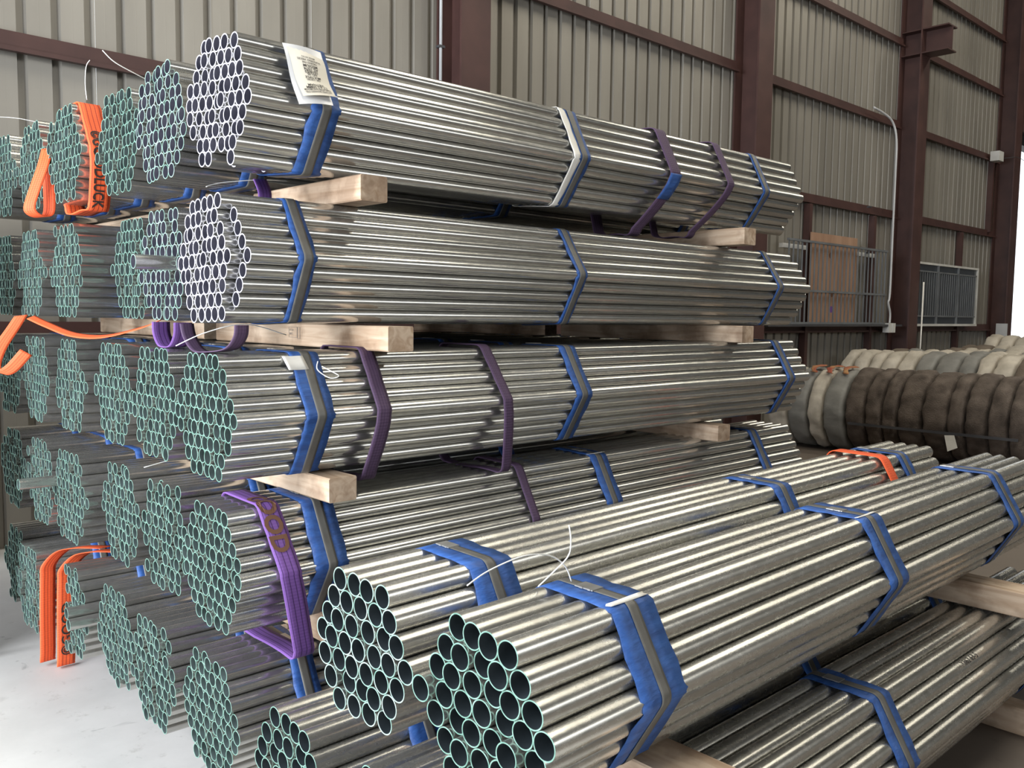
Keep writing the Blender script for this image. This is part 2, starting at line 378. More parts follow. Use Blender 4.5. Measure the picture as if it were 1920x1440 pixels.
def column(x, wd=0.34):
    c = empty('trim_column', (x, 6.10, 0)); tag(c, kind='structure')
    MB().box(0, wd, 0, 0.022, 0, 10).build('flange', M_red, c)
    MB().box(0, wd, 0.328, 0.35, 0, 10).build('flange', M_red, c)
    MB().box(wd / 2 - 0.008, wd / 2 + 0.008, 0.022, 0.328, 0, 10).build('web', M_red, c)
    MB().box(-0.04, wd + 0.04, -0.04, 0.36, 0.0, 0.03).build('base_plate', M_darksteel, c)
    return c
columns = [column(x) for x in cols]
# stub bracket on the third column
MB().box(0.0, 0.34, -0.40, 0.0, 6.17, 6.19).box(0.0, 0.34, -0.40, 0.0, 5.80, 5.82).box(0.16, 0.18, -0.40, 0.0, 5.82, 6.17).build('bracket', M_red, columns[3])
MB().box(0.0, 0.158, 0.03, 0.32, 6.17, 6.185).box(0.0, 0.158, 0.03, 0.32, 5.80, 5.815).build('stiffener', M_red, columns[3])
# upright posts between the girts, and the header over the open bay
for px, pz0, pz1 in ((11.72, 0, 3.2), (13.75, 0, 3.2), (17.35, 0, 3.2), (18.75, 3.3, 4.7)):
    tag(MB().box(px, px + 0.08, WY - 0.11, WY - 0.015, pz0, pz1).build('trim_post', M_red), kind='structure')
hd = MB().box(19.5, 28.0, WY - 0.25, WY - 0.01, 5.10, 5.42).build('trim_header', M_darksteel); tag(hd, kind='structure')
tag(MB().box(19.55, 28.0, WY - 0.62, WY - 0.26, 5.30, 5.75).build('trim_door_roll', M_red), kind='structure')
# other walls and roof
tag(MB().box(-5, 29, -9.3, -9.1, 0, 3.2).box(-5, 2.5, -9.3, -9.1, 3.2, 10).box(12.5, 29, -9.3, -9.1, 3.2, 10).box(2.5, 12.5, -9.3, -9.1, 7.2, 10).build('wall_right', M_roof), kind='structure')
tag(MB().box(28.6, 28.8, -9.2, WY + 0.04, 0, 10).build('wall_back', M_roof), kind='structure')
tag(MB().box(-4.8, -4.6, -9.2, -1.0, 0, 10).box(-4.8, -4.6, -1.0, WY, 5.2, 10).box(-4.8, -4.6, 5.9, WY, 0, 5.2).build('wall_front', M_roof), kind='structure')
tag(MB().box(-5, 29, -9.3, WY + 0.1, 10.0, 10.15).build('ceiling', M_roof), kind='structure')

tag(MB().box(-4.6, 0.85, 4.45, 4.55, 0, 2.1).build('wall_shade_blocker', M_sheet), kind='structure')  # unseen low wall, added to keep door light off the far-left bundles

# conduits, boxes
def conduit(pts, label, boxes=(), r=0.014, mat=None):
    c = empty('conduit', pts[0]); o = Vector(pts[0])
    MB().tube([Vector(p) - o for p in pts], r, 8).build('pipe_run', mat or M_pvc, c, smooth=True)
    for z in boxes:
        MB().box(-0.03, 0.03, -0.022, 0.03, z - o.z - 0.01, z - o.z + 0.01).build('clip', M_darksteel, c)
    return tag(c, label, 'conduit')
conduit([(4.94, 6.2, 2.5), (4.94, 6.2, 9.5)], 'white conduit running up beside the nearest red steel column', (3.9, 5.6))
conduit(smooth_path([(13.45, 6.3, 4.80), (13.75, 6.28, 4.76), (13.98, 6.24, 4.66), (14.06, 6.2, 4.40), (14.08, 6.2, 3.9), (14.08, 6.2, 2.9), (14.08, 6.2, 2.0), (14.04, 6.2, 1.85), (14.12, 6.2, 1.68), (14.12, 6.2, 1.52)], 5),
        'pale conduit bending down beside the third red column to a switch box', (3.3, 2.6, 1.95), 0.017)
sb = MB().box(-0.11, 0.13, -0.05, 0.05, -0.11, 0.04).build('box_body', M_frame); j = empty('junction_box', (14.1, 6.2, 1.48)); sb.parent = j
MB().box(0.015, 0.025, -0.056, -0.05, -0.10, 0.03).build('lid_seam', M_pvc, j)
tag(j, 'cream junction box at the foot of the conduit by the third column', 'junction box')
j = empty('junction_box', (18.62, 6.25, 4.72)); MB().box(-0.12, 0.12, -0.08, 0.08, -0.09, 0.09).build('box_body', M_frame, j); MB().tube(smooth_path([(0.12, 0, -0.02), (0.3, -0.12, 0.0), (0.5, -0.2, 0.03), (0.95, -0.21, 0.0)], 5), 0.006, 6).build('cable', M_darksteel, j)
tag(j, 'white box with a thin cable beside the farthest red column', 'junction box')
tag(MB().box(19.135, 19.149, 6.06, 6.27, 1.05, 1.52).build('notice_plate', M_pvc), 'plain grey plate hung on the farthest red column just above the bales', 'plate')
tag(MB().tube([(14.99, 6.055, 0.03), (15.02, 6.06, 2.2)], 0.012, 8).build('slim_pole', M_white, smooth=True), 'slim pale pole standing against the third red column', 'pole')

# balustrade panel, plywood, grille window
g = empty('balustrade_panel', (10.93, 6.22, 1.50))
for z in (0.0, 0.45, 1.13): MB().box(0, 3.02, -0.02, 0.02, z, z + 0.03).build('rail', M_grille, g)
pk = MB().box(-0.008, 0.008, -0.008, 0.008, 0.03, 1.13); pme = None
for k in range(26):
    if k == 0: pme = pk.build('baluster', M_grille, g, loc=(0.03, 0, 0)).data
    else: link('baluster', pme, g, (0.03 + k * 0.1184, 0, 0))
tag(g, 'grey steel balustrade panel of thin vertical bars standing on the wall ledge', 'railing')
p = empty('plywood_sheet', (11.68, 6.29, 1.515)); MB().box(0, 1.40, 0, 0.018, 0, 1.28).build('board', M_ply, p)
for (kx, kz, r_) in ((0.58, 0.98, 0.045), (0.66, 0.42, 0.04)):
    MB().tube([(kx, -0.0015, kz), (kx, 0.004, kz)], r_, 14).build('knot', M_brownink, p)
MB().tube([(0.66, -0.0015, 0.2), (0.66, 0.004, 0.2)], 0.05, 10).build('paint_spot', M_purple, p)
tag(p, 'tan plywood sheet leaning on the wall behind the balustrade panel', 'board')
tag(MB().box(10.95, 11.62, 6.31, 6.37, 2.54, 2.60).build('pale_rail', M_frame), 'short pale rail behind the left end of the balustrade panel', 'rail')
tag(MB().box(13.12, 13.72, 6.31, 6.37, 2.54, 2.60).build('pale_rail', M_frame), 'short pale rail behind the right end of the balustrade panel', 'rail')
tag(MB().box(10.4, 14.5, 6.16, WY - 0.06, 1.468, 1.498).build('trim_ledge', M_darksteel), kind='structure')
wn = empty('window_1', (15.06, 6.2, 1.47)); tag(wn, kind='structure')
MB().box(0, 2.8, 0, 0.06, 1.045, 1.08).box(0, 2.8, -0.01, 0.08, 0, 0.04).box(2.76, 2.8, 0, 0.06, 0.04, 1.045).box(0, 0.03, 0, 0.06, 0.04, 1.045).build('window_frame', M_frame, wn)
for i in range(3):
    x0 = 0.03 + i * 0.91
    MB().box(x0, x0 + 0.90, 0.03, 0.04, 0.04, 1.045).build('pane', M_glass, wn)
    MB().box(x0 + 0.03, x0 + 0.86, 0.0, 0.02, 0.16, 0.185).box(x0 + 0.03, x0 + 0.86, 0.0, 0.02, 0.915, 0.94).build('grille_rail', M_grille, wn)
    for k in range(9):
        bx = x0 + 0.06 + k * 0.095
        if i == 0 and k == 0: gme = MB().box(-0.007, 0.007, 0.002, 0.016, 0.185, 0.915).build('grille_bar', M_grille, wn, loc=(bx, 0, 0)).data
        else: link('grille_bar', gme, wn, (bx, 0, 0))
    if i: MB().box(x0 - 0.02, x0, -0.005, 0.03, 0.04, 1.045).build('mullion', M_grille, wn)

# ------------------------------------------------------------------ pipes
def pipe_mesh(Dm, L, wall_t, seg, mats, name='pipe'):
    V = []; Fc = []; mi = []; r = Dm / 2 * 0.997; ri = r - wall_t
    cs = [(math.cos(2 * math.pi * k / seg), math.sin(2 * math.pi * k / seg)) for k in range(seg)]
    def ring(x, rad):
        n = len(V); V.extend([(x, rad * c, rad * s) for c, s in cs]); return n
    def skin(a, b, m, flip=False):
        for k in range(seg):
            f = (a + k, a + (k + 1) % seg, b + (k + 1) % seg, b + k); Fc.append(f[::-1] if not flip else f); mi.append(m)
    e = 0.0006
    o0 = ring(e, r); o1 = ring(L - e, r); skin(o0, o1, 0, True)
    i0 = ring(e, ri); i1 = ring(0.45, ri); i2 = ring(L - e, ri); skin(i0, i1, 1); skin(i1, i2, 1)
    a = ring(e, r); b = ring(0, r - e); c = ring(0, ri + e); d = ring(e, ri); skin(b, a, 2, True); skin(c, b, 2, True); skin(d, c, 2, True)
    a = ring(L - e, r); b = ring(L, r - e); c = ring(L, ri + e); d = ring(L - e, ri); skin(a, b, 2, True); skin(b, c, 2, True); skin(c, d, 2, True)
    me = bpy.data.meshes.new(name); me.from_pydata(V, [], Fc)
    for m in mats: me.materials.append(m)
    me.polygons.foreach_set('material_index', mi); me.polygons.foreach_set('use_smooth', [m < 2 for m in mi]); me.update(); return me
PM = {
 'green': pipe_mesh(D61, PLEN, 0.0030, 28, [M_zinc, M_in_green, M_rim_green]),
 'white': pipe_mesh(D61, PLEN, 0.0036, 28, [M_zinc, M_in_grey, M_rim_white]),
 'mixed': pipe_mesh(D61, PLEN, 0.0030, 28, [M_zinc, M_in_grey, M_rim_mix]),
 'big_green': pipe_mesh(D37, 3.20, 0.0032, 40, [M_zinc_b, M_in_dark, M_rim_green]),
 'big_mixed': pipe_mesh(D37, 3.20, 0.0032, 40, [M_zinc_b, M_in_dark, M_rim_mix]),
}

def hexrow(n0):
    m = n0 - 1
    return [(k, 2 * n0 - 1 - abs(k - m)) for k in range(2 * n0 - 1)]

def outline(n0, Dm, off, seg=5, flat=3):
    """taut line round the hexagon of pipes, anticlockwise seen from +x; returns (y,z) points"""
    m = n0 - 1; r = Dm / 2 + off
    C = []
    for a in range(6):
        ang = math.radians(60 * a); C.append((m * Dm * math.cos(ang), m * Dm * math.sin(ang), ang))
    P = []
    for a in range(6):
        y, z, ang = C[a]
        for k in range(seg + 1):
            t = ang - math.radians(30) + math.radians(60) * k / seg
            P.append((y + r * math.cos(t), z + r * math.sin(t)))
        y2, z2, a2 = C[(a + 1) % 6]; t = ang + math.radians(30)
        p0 = (y + r * math.cos(t), z + r * math.sin(t)); p1 = (y2 + r * math.cos(t), z2 + r * math.sin(t))
        for k in range(1, flat + 1):
            f = k / (flat + 1); P.append((p0[0] + (p1[0] - p0[0]) * f, p0[1] + (p1[1] - p0[1]) * f))
    return P

_cache = {}
def band(parent, n0, Dm, x, width, off, mat, name, wob=0.0, drift=0.0, seed=0, thick=0.0015):
    key = (n0, Dm, width, off, mat.name, wob, drift, seed % 3, thick)
    if key not in _cache:
        P = outline(n0, Dm, off); pts = []
        n = len(P)
        for i, (y, z) in enumerate(P): pts.append((drift * z * 2.5, y, z))
        o = ribbon(name, pts[::-1], (1, 0, 0), width, mat, None, thick, True, wob, 4, seed % 3)
        _cache[key] = o.data; bpy.data.objects.remove(o)
    return link(name, _cache[key], parent, (x, 0, 0))

def bundle(name, loc, rot, n0, kind, label, straps, off=None, missing=(), group=None, jit=0.004, cat='pipe bundle', cap=True):
    big = n0 == 4; Dm = D37 if big else D61
    root = empty(name, loc, rot); tag(root, label, cat, group)
    rnd = random.Random(hash(label) % 1000 if False else sum(map(ord, label)))
    off = off or {}
    for k, nk in hexrow(n0):
        for c in range(nk):
            if (k, c) in missing: continue
            y = ((nk - 1) / 2 - c) * Dm; z = (n0 - 1 - k) * R3 * Dm
            dx = off.get((k, c), rnd.gauss(0, jit))
            link('pipe', PM[kind], root, (dx, y + rnd.uniform(-.0003, .0003), z + rnd.uniform(-.0003, .0003)), (rnd.uniform(0, 6.28), 0, 0))
    for i, st in enumerate(straps):
        x, tw = st[0], st[1]; dr = st[2] if len(st) > 2 else 0.0
        t = band(root, n0, Dm, x, tw, 0.0006, M_tape, 'tape_wrap', 0.007 if big else 0.005, dr, i)
        if len(st) > 3 and st[3] == 'double':
            band(root, n0, Dm, x - tw * 0.28, tw * 0.55, 0.0020, M_tape, 'tape_wrap', 0.003, dr, i + 1)
        if len(st) > 3 and st[3] == 'white':
            tag(band(root, n0, Dm, x - tw * 0.62, 0.035, 0.0030, M_white, 'cloth_strip', 0.006, dr, i + 1), 'cream cloth strip beside the blue tape')
        ss = band(root, n0, Dm, x + 0.002, 0.032, 0.0034, M_strap, 'steel_strap', 0.0, dr, i, 0.0008)
        zt = (n0 - 1) * R3 * Dm + Dm / 2 + 0.0034; yt = random.uniform(-0.05, 0.06)
        MB().box(-0.019, 0.019, yt, yt + 0.055, zt, zt + 0.003).box(-0.021, -0.018, yt + 0.006, yt + 0.014, zt, zt + 0.004).box(-0.021, -0.018, yt + 0.03, yt + 0.04, zt, zt + 0.004).build('strap_seal', M_seal, ss)
    return root

def cable_tie(parent, pts, r=0.0016):
    return MB().tube(smooth_path(pts, 6), r, 6).build('wire_tie', M_tie, parent, smooth=True)

TIER = ['topmost tier', 'second tier from the top', 'middle tier', 'fourth tier down', 'bottom tier']
CY = [2.5921, 2.6125, 2.5820, 2.5809, 2.6366]
CZ = [2.2221, 1.7507, 1.2781, 0.8098, 0.3155]
CX = [1.2081, 1.1768, 1.1522, 1.1637, 1.1788]
ROT = [(0.076, -0.008, 0.0195), (-0.041, 0.0025, -0.0053), (-0.001, -0.002, -0.011), (0.026, -0.0057, -0.003), (0.049, -0.001, -0.0058)]
BX = [[1.211, 1.241, 1.180, 1.184, 1.17], [1.224, 1.281, 1.180, 1.167, 1.17], [1.181, 1.194, 1.181, 1.172, 1.17], [1.203, 1.213, 1.166, 1.175, 1.18], [1.168, 1.193, 1.17, 1.12, 1.18]]
BY = [[3.035, 3.50, 3.940, 4.392, 4.84], [3.062, 3.508, 3.955, 4.402, 4.85], [3.040, 3.480, 3.944, 4.385, 4.83], [3.034, 3.486, 3.941, 4.390, 4.84], [3.078, 3.520, 3.962, 4.405, 4.85]]
DEPTH = ['front', 'second back', 'third back', 'fourth back', 'fifth back', 'rearmost']
ST = [  # strap positions of the front bundles: x from near end, tape width, drift, extra
 [(0.245, 0.100, 0.0), (1.43, 0.075, 0.0, 'white'), (2.83, 0.062, 0.0)],
 [(0.225, 0.060, 0.0), (1.45, 0.060, 0.0), (2.95, 0.055, 0.0)],
 [(0.275, 0.095, 0.0, 'double'), (1.46, 0.090, 0.0), (3.03, 0.075, 0.0)],
 [(0.300, 0.115, 0.0), (1.66, 0.100, 0.0), (2.86, 0.080, 0.0)],
 [(0.250, 0.085, 0.0), (1.50, 0.085, 0.0), (2.8, 0.08, 0.0)]]
FRONT = []; ALLB = {}
for t in range(5):
    for d in range(6):
        if d == 0:
            off = {}
            kind = 'white' if t < 2 else 'green'
            if t == 1:
                for k in range(1, 8): off[(k, {1: 5, 2: 6, 3: 7, 4: 8, 5: 7, 6: 6, 7: 5}[k])] = 0.036
                off[(4, 8)] = 0.040
            if t == 0: off = {(8, 3): 0.035, (8, 2): 0.16, (6, 5): 0.012, (2, 2): 0.01}
            b = bundle('pipe_bundle', (CX[t], CY[t], CZ[t]), ROT[t], 5, kind,
                       ['front bundle of the topmost tier, pale pipe rims, printed paper tag on its blue tape',
                        'front bundle of the second tier down, its right-hand pipes set back from the end',
                        'front bundle of the middle tier, green-tinged rims, two purple slings round it',
                        'front bundle of the fourth tier down, purple sling with brown lettering hanging over it',
                        'front bundle of the bottom tier, behind the thicker pipes, blue tape near its end'][t], ST[t], off)
        else:
            y = BY[t][d - 1]
            off = {}
            if t == 1 and d == 1: off[(4, 7)] = -0.15; off[(4, 8)] = -0.02
            if t == 3 and d == 3: off[(3, 0)] = -0.15
            miss = ()
            if t == 4 and d == 3:
                off[(3, 7)] = -0.07; off[(4, 8)] = -0.07
                miss = [(k, c) for k, nk in hexrow(5) for c in range(nk) if ((nk - 1) / 2 - c) * D61 > 0.06]
            kind = 'green' if not (t < 2 and d == 1) else 'mixed'
            if t >= 2 and d == 1: kind = 'green'
            rx = random.uniform(-0.02, 0.02); s0 = [0.27, 0.31, 0.27, 0.30, 0.28][t] + random.uniform(-0.03, 0.03)
            b = bundle('pipe_bundle', (BX[t][d - 1], y, CZ[t]), (rx * 0.5, 0, ROT[t][2]), 5, kind,
                       '%s bundle in the %s' % (DEPTH[d], TIER[t]) if d < 5 else 'rearmost bundle of the %s of thin pipes' % TIER[t],
                       [(s0, 0.09), (1.5 + random.uniform(-.05, .05), 0.08), (2.85, 0.08)], off, missing=miss, jit=0.006)
        ALLB[(t, d)] = b
        b['group'] = 'bundles of thin pipes in the tall stack'

# thicker-pipe bundles in the foreground
BG = 'bundles of thicker pipes in the foreground'
A = bundle('pipe_bundle', (1.1914, 1.7998, 0.7668), (0.017, -0.0102, 0.0034), 4, 'big_mixed', 'left bundle of thick pipes lying on top, orange sling at its far end',
           [(0.325, 0.150), (1.80, 0.115), (2.86, 0.10)], group=BG, jit=0.005)
B = bundle('pipe_bundle', (1.1695, 1.3234, 0.7746), (0.010, -0.0073, 0.0097), 4, 'big_green', 'right bundle of thick pipes on top, nearest the camera, long white wires on its tape',
           [(0.345, 0.150), (1.55, 0.135), (2.68, 0.12)], group=BG, jit=0.006)
Dn = bundle('pipe_bundle', (1.173, 2.119, 0.297), (0, 0, 0), 4, 'big_green', 'lower left bundle of thick pipes, wedged between the tall stack and the two above',
            [(0.36, 0.13), (1.7, 0.1), (2.8, 0.1)], group=BG)
Fn = bundle('pipe_bundle', (1.19, 1.672, 0.297), (0, 0, 0), 4, 'big_green', 'lower middle bundle of thick pipes, mostly hidden under the two upper ones',
            [(0.4, 0.12), (1.7, 0.1), (2.8, 0.1)], group=BG)
En = bundle('pipe_bundle', (1.15, 1.205, 0.297), (0, 0, 0.003), 4, 'big_green', 'lower right bundle of thick pipes resting near the floor at the right',
            [(1.40, 0.115), (2.72, 0.1)], group=BG)

# ------------------------------------------------------------------ timber bearers
def bearer(x, y0, y1, z0, z1, label, wd=0.10):
    o = MB().box(0, wd, 0, y1 - y0, 0, z1 - z0, 0.004).build('timber_bearer', M_wood, loc=(x, y0, z0))
    return tag(o, label, 'timber')
def tz(t):   # gap between tiers t and t+1
    lo = CZ[t + 1] + 3.98 * R3 * D61 + D61 / 2; hi = CZ[t] - 3.98 * R3 * D61 - D61 / 2
    return lo + 0.004, hi - 0.008
names = ['topmost', 'second', 'middle', 'fourth']
NX = [1.56, 1.65, 1.45, 1.50]
for t in range(4):
    z0, z1 = tz(t)
    for nm, x, ya in (('near the pipe ends', NX[t], [2.35, 2.33, 2.36, 2.34][t]), ('near the far pipe ends', [3.74, 3.75, 3.57, 3.6][t], 2.36)):
        split = 3.02 if t != 1 else 3.57
        if t == 0: split = 3.05
        bearer(x, ya, split if nm[5] == 't' else 3.6, z0, z1, 'front timber under the %s tier of thin pipes, %s' % (names[t], nm))
        bearer(x + 0.01, (split if nm[5] == 't' else 3.6) + 0.14, 5.0, z0, z1, 'rear timber under the %s tier of thin pipes, %s' % (names[t], nm))
for nm, x in (('near the pipe ends', 1.62), ('near the far pipe ends', 3.7)):
    bearer(x, 2.40, 5.0, 0.0, 0.118, 'floor timber under the bottom tier of thin pipes, %s' % nm)
    bearer(x, 0.98, 2.33, 0.0, 0.105, 'floor timber under the thick pipes, %s' % nm)
bearer(1.565, 1.055, 2.02, 0.4895, 0.574, 'timber poking out under the right upper thick bundle at the bottom of the picture', 0.15)
bearer(3.60, 0.90, 2.02, 0.4895, 0.585, 'timber poking out under the far end of the right upper thick bundle', 0.13)
# grading stamp on the long pale timber under the second tier
st = bpy.data.objects[[o.name for o in COL.objects if o.get('label', '').startswith('front timber under the second') and 'far' not in o['label']][0]]
mb = MB()
def rect(mb, y0, y1, z0, z1, t=0.0012):
    for a in ((y0, y1, z0, z0 + t), (y0, y1, z1 - t, z1), (y0, y0 + t, z0, z1), (y1 - t, y1, z0, z1)): mb.box(-0.0009, 0.0, *a)
ys = 2.93 - st.location.y
rect(mb, ys - 0.03, ys + 0.03, 0.030, 0.068); rect(mb, ys - 0.05, ys - 0.032, 0.026, 0.068)
V, Fc = text_mesh('SIEIZ', 0.011)
mb.add([(-0.0008, ys + 0.026 - v.x, 0.040 + v.y) for v in V], Fc)
V, Fc = text_mesh('HT-KD', 0.010)
mb.add([(-0.0008, ys + 0.026 - v.x, 0.054 + v.y) for v in V], Fc)
mb.build('stamp', M_inkgrey, st)

# ------------------------------------------------------------------ webbing slings
def wrap_pts(b, n0, Dm, x, off, sag=0.0, sagx=0.0, drift=0.0):
    P = outline(n0, Dm, off, 5, 3); mw = b.matrix_basis.copy(); out = []
    m = n0 - 1; zb = -m * R3 * Dm
    for y, z in P:
        dz = 0
        if z < zb - 0.3 * Dm: dz = -sag * (1 - (abs(y) / (m * Dm / 2 + Dm)) ** 2)
        out.append(mw @ Vector((x + drift * z + (sagx if dz else 0), y, z + dz)))
    return out
def local_matrix(b):
    return Matrix.LocRotScale(b.location, b.rotation_euler, None)
WEB = {}
def sling(b, n0, Dm, x, width, mat, label, sag=0.0, drift=0.0, off=0.010, group='webbing slings', thick=0.004, taper=0.5, sagx=0.0):
    """endless sling round a bundle; with sag it hangs below it as a flat-bottomed loop"""
    mw = local_matrix(b); m = n0 - 1; R_ = Dm / 2 + off; pts = []
    if not sag:
        L = [(y, z, 0.0) for y, z in outline(n0, Dm, off, 5, 4)]
    else:
        zb = -m * R3 * Dm - Dm / 2 - sag; yw = m * Dm + R_; yb = m * Dm / 2 + Dm / 2 + (m * Dm / 2) * taper
        L = [(y, z, 0.0) for y, z in outline(n0, Dm, off, 5, 4) if z > -0.2 * Dm]
        L.sort(key=lambda q: math.atan2(q[1] + 0.2, q[0]))        # from +y side over the top to the -y side
        low = []
        for k in range(1, 7):
            f = k / 7; low.append((-(yw + (yb - yw) * f ** 1.5), -0.2 * Dm + (zb + 0.03 + 0.2 * Dm) * f, sagx * f))
        for k in range(5):
            a_ = math.pi + k / 4 * math.pi / 2; low.append((-(yb - 0.03) + 0.03 * math.cos(a_), zb + 0.03 + 0.03 * math.sin(a_), sagx))
        for k in range(1, 6): low.append((-(yb - 0.03) + 2 * (yb - 0.03) * k / 6, zb + 0.004 * math.sin(k), sagx))
        low2 = [(-y, z, dx) for y, z, dx in low[:11]][::-1]
        L = L + low + low2
    for y, z, dx in L: pts.append(mw @ Vector((x + drift * z + dx, y, z)))
    root = empty('webbing_sling', mw @ Vector((x, 0, 0))); inv = Vector(root.location)
    pts = [p - inv for p in pts][::-1] if not sag else [p - inv for p in pts][::-1]
    wd = (mw.to_3x3() @ Vector((1, 0, 0)))
    root_web = ribbon('webbing', pts, wd, width, mat, root, thick, True, 0.001, 4, 3); WEB[root.name] = root_web
    tag(root, label, 'sling', group)
    return root, pts, wd

s1 = sling(ALLB[(0, 0)], 5, D61, 2.03, 0.075, M_purple_d, 'purple sling with a blue patch round the topmost front bundle', 0.085, sagx=-0.10, taper=-0.1)
sling(ALLB[(0, 0)], 5, D61, 2.48, 0.055, M_purple_d, 'plain purple sling round the topmost front bundle, toward its far end', 0.07, sagx=-0.12, taper=-0.1)
sling(ALLB[(2, 0)], 5, D61, 0.50, 0.055, M_purple_d, 'purple sling hanging loose under the middle front bundle, nearer its near end', 0.04, sagx=-0.02, taper=0.5)
sling(ALLB[(2, 0)], 5, D61, 1.04, 0.045, M_purple_d, 'narrow twisted purple sling round the middle front bundle', 0.08, drift=-0.12, taper=0.7)
s4 = sling(ALLB[(3, 0)], 5, D61, 0.150, 0.072, M_purple, 'bright purple sling with brown letters round the fourth front bundle', 0.092, off=0.008, taper=0.9, sagx=0.03, drift=-0.1)
sling(ALLB[(3, 0)], 5, D61, 1.19, 0.040, M_purple_d, 'dull purple sling over the fourth front bundle, half way along', 0.0, off=0.008)
# blue patch stitched to the purple sling
r0, pts, wd = s1
q = [p for p in pts if p.y < -0.10 and -0.14 < p.z < -0.01]
q.sort(key=lambda p: -p.z)
ribbon('patch', [p + Vector((0, -0.008, -0.002)) for p in q], wd, 0.082, M_tape, WEB[r0.name], 0.002)
def side_path(pts, hi_to_lo=True):
    q = [p for p in pts]; n = len(q)
    i0 = max(range(n), key=lambda i: q[i].z - 0.001 * q[i].y * 0); # start on top
    seq = [q[(i0 + k) % n] for k in range(n)]
    if seq[6].y > seq[0].y: seq = [q[(i0 - k) % n] for k in range(n)]
    return seq
r0, pts, wd = s4; sp = side_path(pts)
text_on_path('lettering', 'GOOD', 0.078, sp, wd, 0.12, -0.030, M_brownink, WEB[r0.name], off=0.0062, up=1, bold=0.003, nsign=-1)
# orange slings
s5 = sling(ALLB[(0, 3)], 5, D61, 0.065, 0.085, M_orange, 'orange sling with black lettering round the fourth bundle back of the topmost tier', 0.035, off=0.006, taper=0.2, sagx=0.02, group='orange slings')
r0, pts, wd = s5; sp = side_path(pts)
text_on_path('lettering', '\u00a9GOODLUCK', 0.058, sp, wd, 0.155, -0.026, M_ink, WEB[r0.name], off=0.0065, up=1, bold=0.0012, nsign=-1, sx=0.86)
rs = empty('webbing_sling', (1.12, 4.17, 2.25)); P = smooth_path([(0.07, 0.02, 0.03), (0.04, -0.02, -0.05), (0.0, -0.03, -0.16), (-0.02, -0.03, -0.24), (0.02, -0.02, -0.268), (0.06, -0.01, -0.25), (0.065, -0.01, -0.16), (0.062, 0.0, -0.05)], 5)
ribbon('webbing', P, (0.7, -0.6, 0.1), 0.05, M_orange, rs, 0.003); tag(rs, 'loose orange sling loop hanging before the fifth bundle back of the topmost tier', 'sling', 'orange slings')
sling(A, 4, D37, 2.66, 0.070, M_orange, 'orange sling over the far end of the left thick bundle', 0.0, off=0.010, group='orange slings')
rs = empty('webbing_sling', (1.05, 3.9, 1.56))
P = smooth_path([(0.0, 0.08, 0.0), (0.04, 0.0, -0.03), (0.09, -0.15, -0.065), (0.15, -0.32, -0.068), (0.22, -0.52, -0.03), (0.26, -0.6, 0.0)], 6)
ribbon('webbing', P, (0.85, 0.2, 0.35), 0.035, M_orange, rs, 0.003)
tag(rs, 'slack orange sling drooping under the second tier of bundles', 'sling', 'orange slings')
rs = empty('webbing_sling', (0.99, 3.98, 1.565))
P = smooth_path([(0.05, 0.1, 0.0), (0.02, 0.1, -0.05), (-0.03, 0.1, -0.13), (-0.055, 0.1, -0.20), (-0.04, 0.1, -0.235), (0.0, 0.08, -0.22), (0.05, 0.04, -0.15)], 6)
ribbon('webbing', P, [Vector((0.9, -0.35, 0.15 - 0.02 * i)) for i in range(len(P))], 0.05, M_orange, rs, 0.003)
tag(rs, 'twisted orange sling hanging at the left edge below the second tier', 'sling', 'orange slings')
# big orange sling standing at the end of the loose pipes, bottom left
rs = empty('webbing_sling', (1.20, 4.10, 0.0))
P = smooth_path([(0.20, -0.12, 0.525), (0.12, -0.06, 0.528), (0.05, -0.02, 0.515), (0.0, 0.0, 0.46), (-0.005, 0.01, 0.40), (-0.01, 0.01, 0.25), (-0.01, 0.02, 0.08), (-0.01, 0.03, 0.02), (0.0, 0.06, 0.008)], 6)
ribbon('webbing', P, (1.0, 0.02, 0.0), 0.075, M_orange, rs, 0.003)
P2 = [p + Vector((-0.055, 0.07, 0.012)) for p in P]
ribbon('webbing', P2, (1.0, 0.1, 0.0), 0.065, M_orange, rs, 0.003)
text_on_path('lettering', '\u00a9GOOD', 0.062, P[::-1], (1.0, 0.02, 0), 0.085, 0.022, M_ink, rs, off=0.006, up=-1, nsign=1, bold=0.001)
tag(rs, 'wide orange sling standing on the floor round pipe ends, bottom left', 'sling', 'orange slings')
# loops under the second tier
def uloop(loc, pts, wdir, width, mat, label):
    rs = empty('webbing_sling', loc); ribbon('webbing', smooth_path(pts, 6), wdir, width, mat, rs, 0.003); tag(rs, label, 'sling', 'webbing slings')
uloop((1.22, 2.98, 1.555), [(0, 0.09, 0.0), (0.0, 0.085, -0.04), (0.0, 0.05, -0.075), (0.0, 0, -0.082), (0.0, -0.05, -0.075), (0.0, -0.085, -0.04), (0.0, -0.09, 0.0)], (1, 0.1, 0), 0.065, M_purple, 'bright purple sling loop hanging below the second bundle back of the second tier')
uloop((1.17, 2.60, 1.555), [(0, 0.14, 0.0), (0.0, 0.12, -0.04), (0.0, 0.06, -0.078), (0.0, -0.02, -0.082), (0.03, -0.10, -0.07), (0.04, -0.14, -0.035), (0.04, -0.15, 0.0)], (1, 0.0, 0), 0.045, M_purple_d, 'dark purple sling loop hanging below the front bundle of the second tier')
uloop((1.42, 2.70, 2.02), [(0, 0.03, 0.01), (0.0, 0.0, -0.03), (-0.02, -0.04, -0.065), (-0.05, -0.08, -0.072), (-0.10, -0.1, -0.073)], (0.9, 0.3, 0.1), 0.06, M_purple, 'bunched purple sling squeezed beside the topmost near timber')

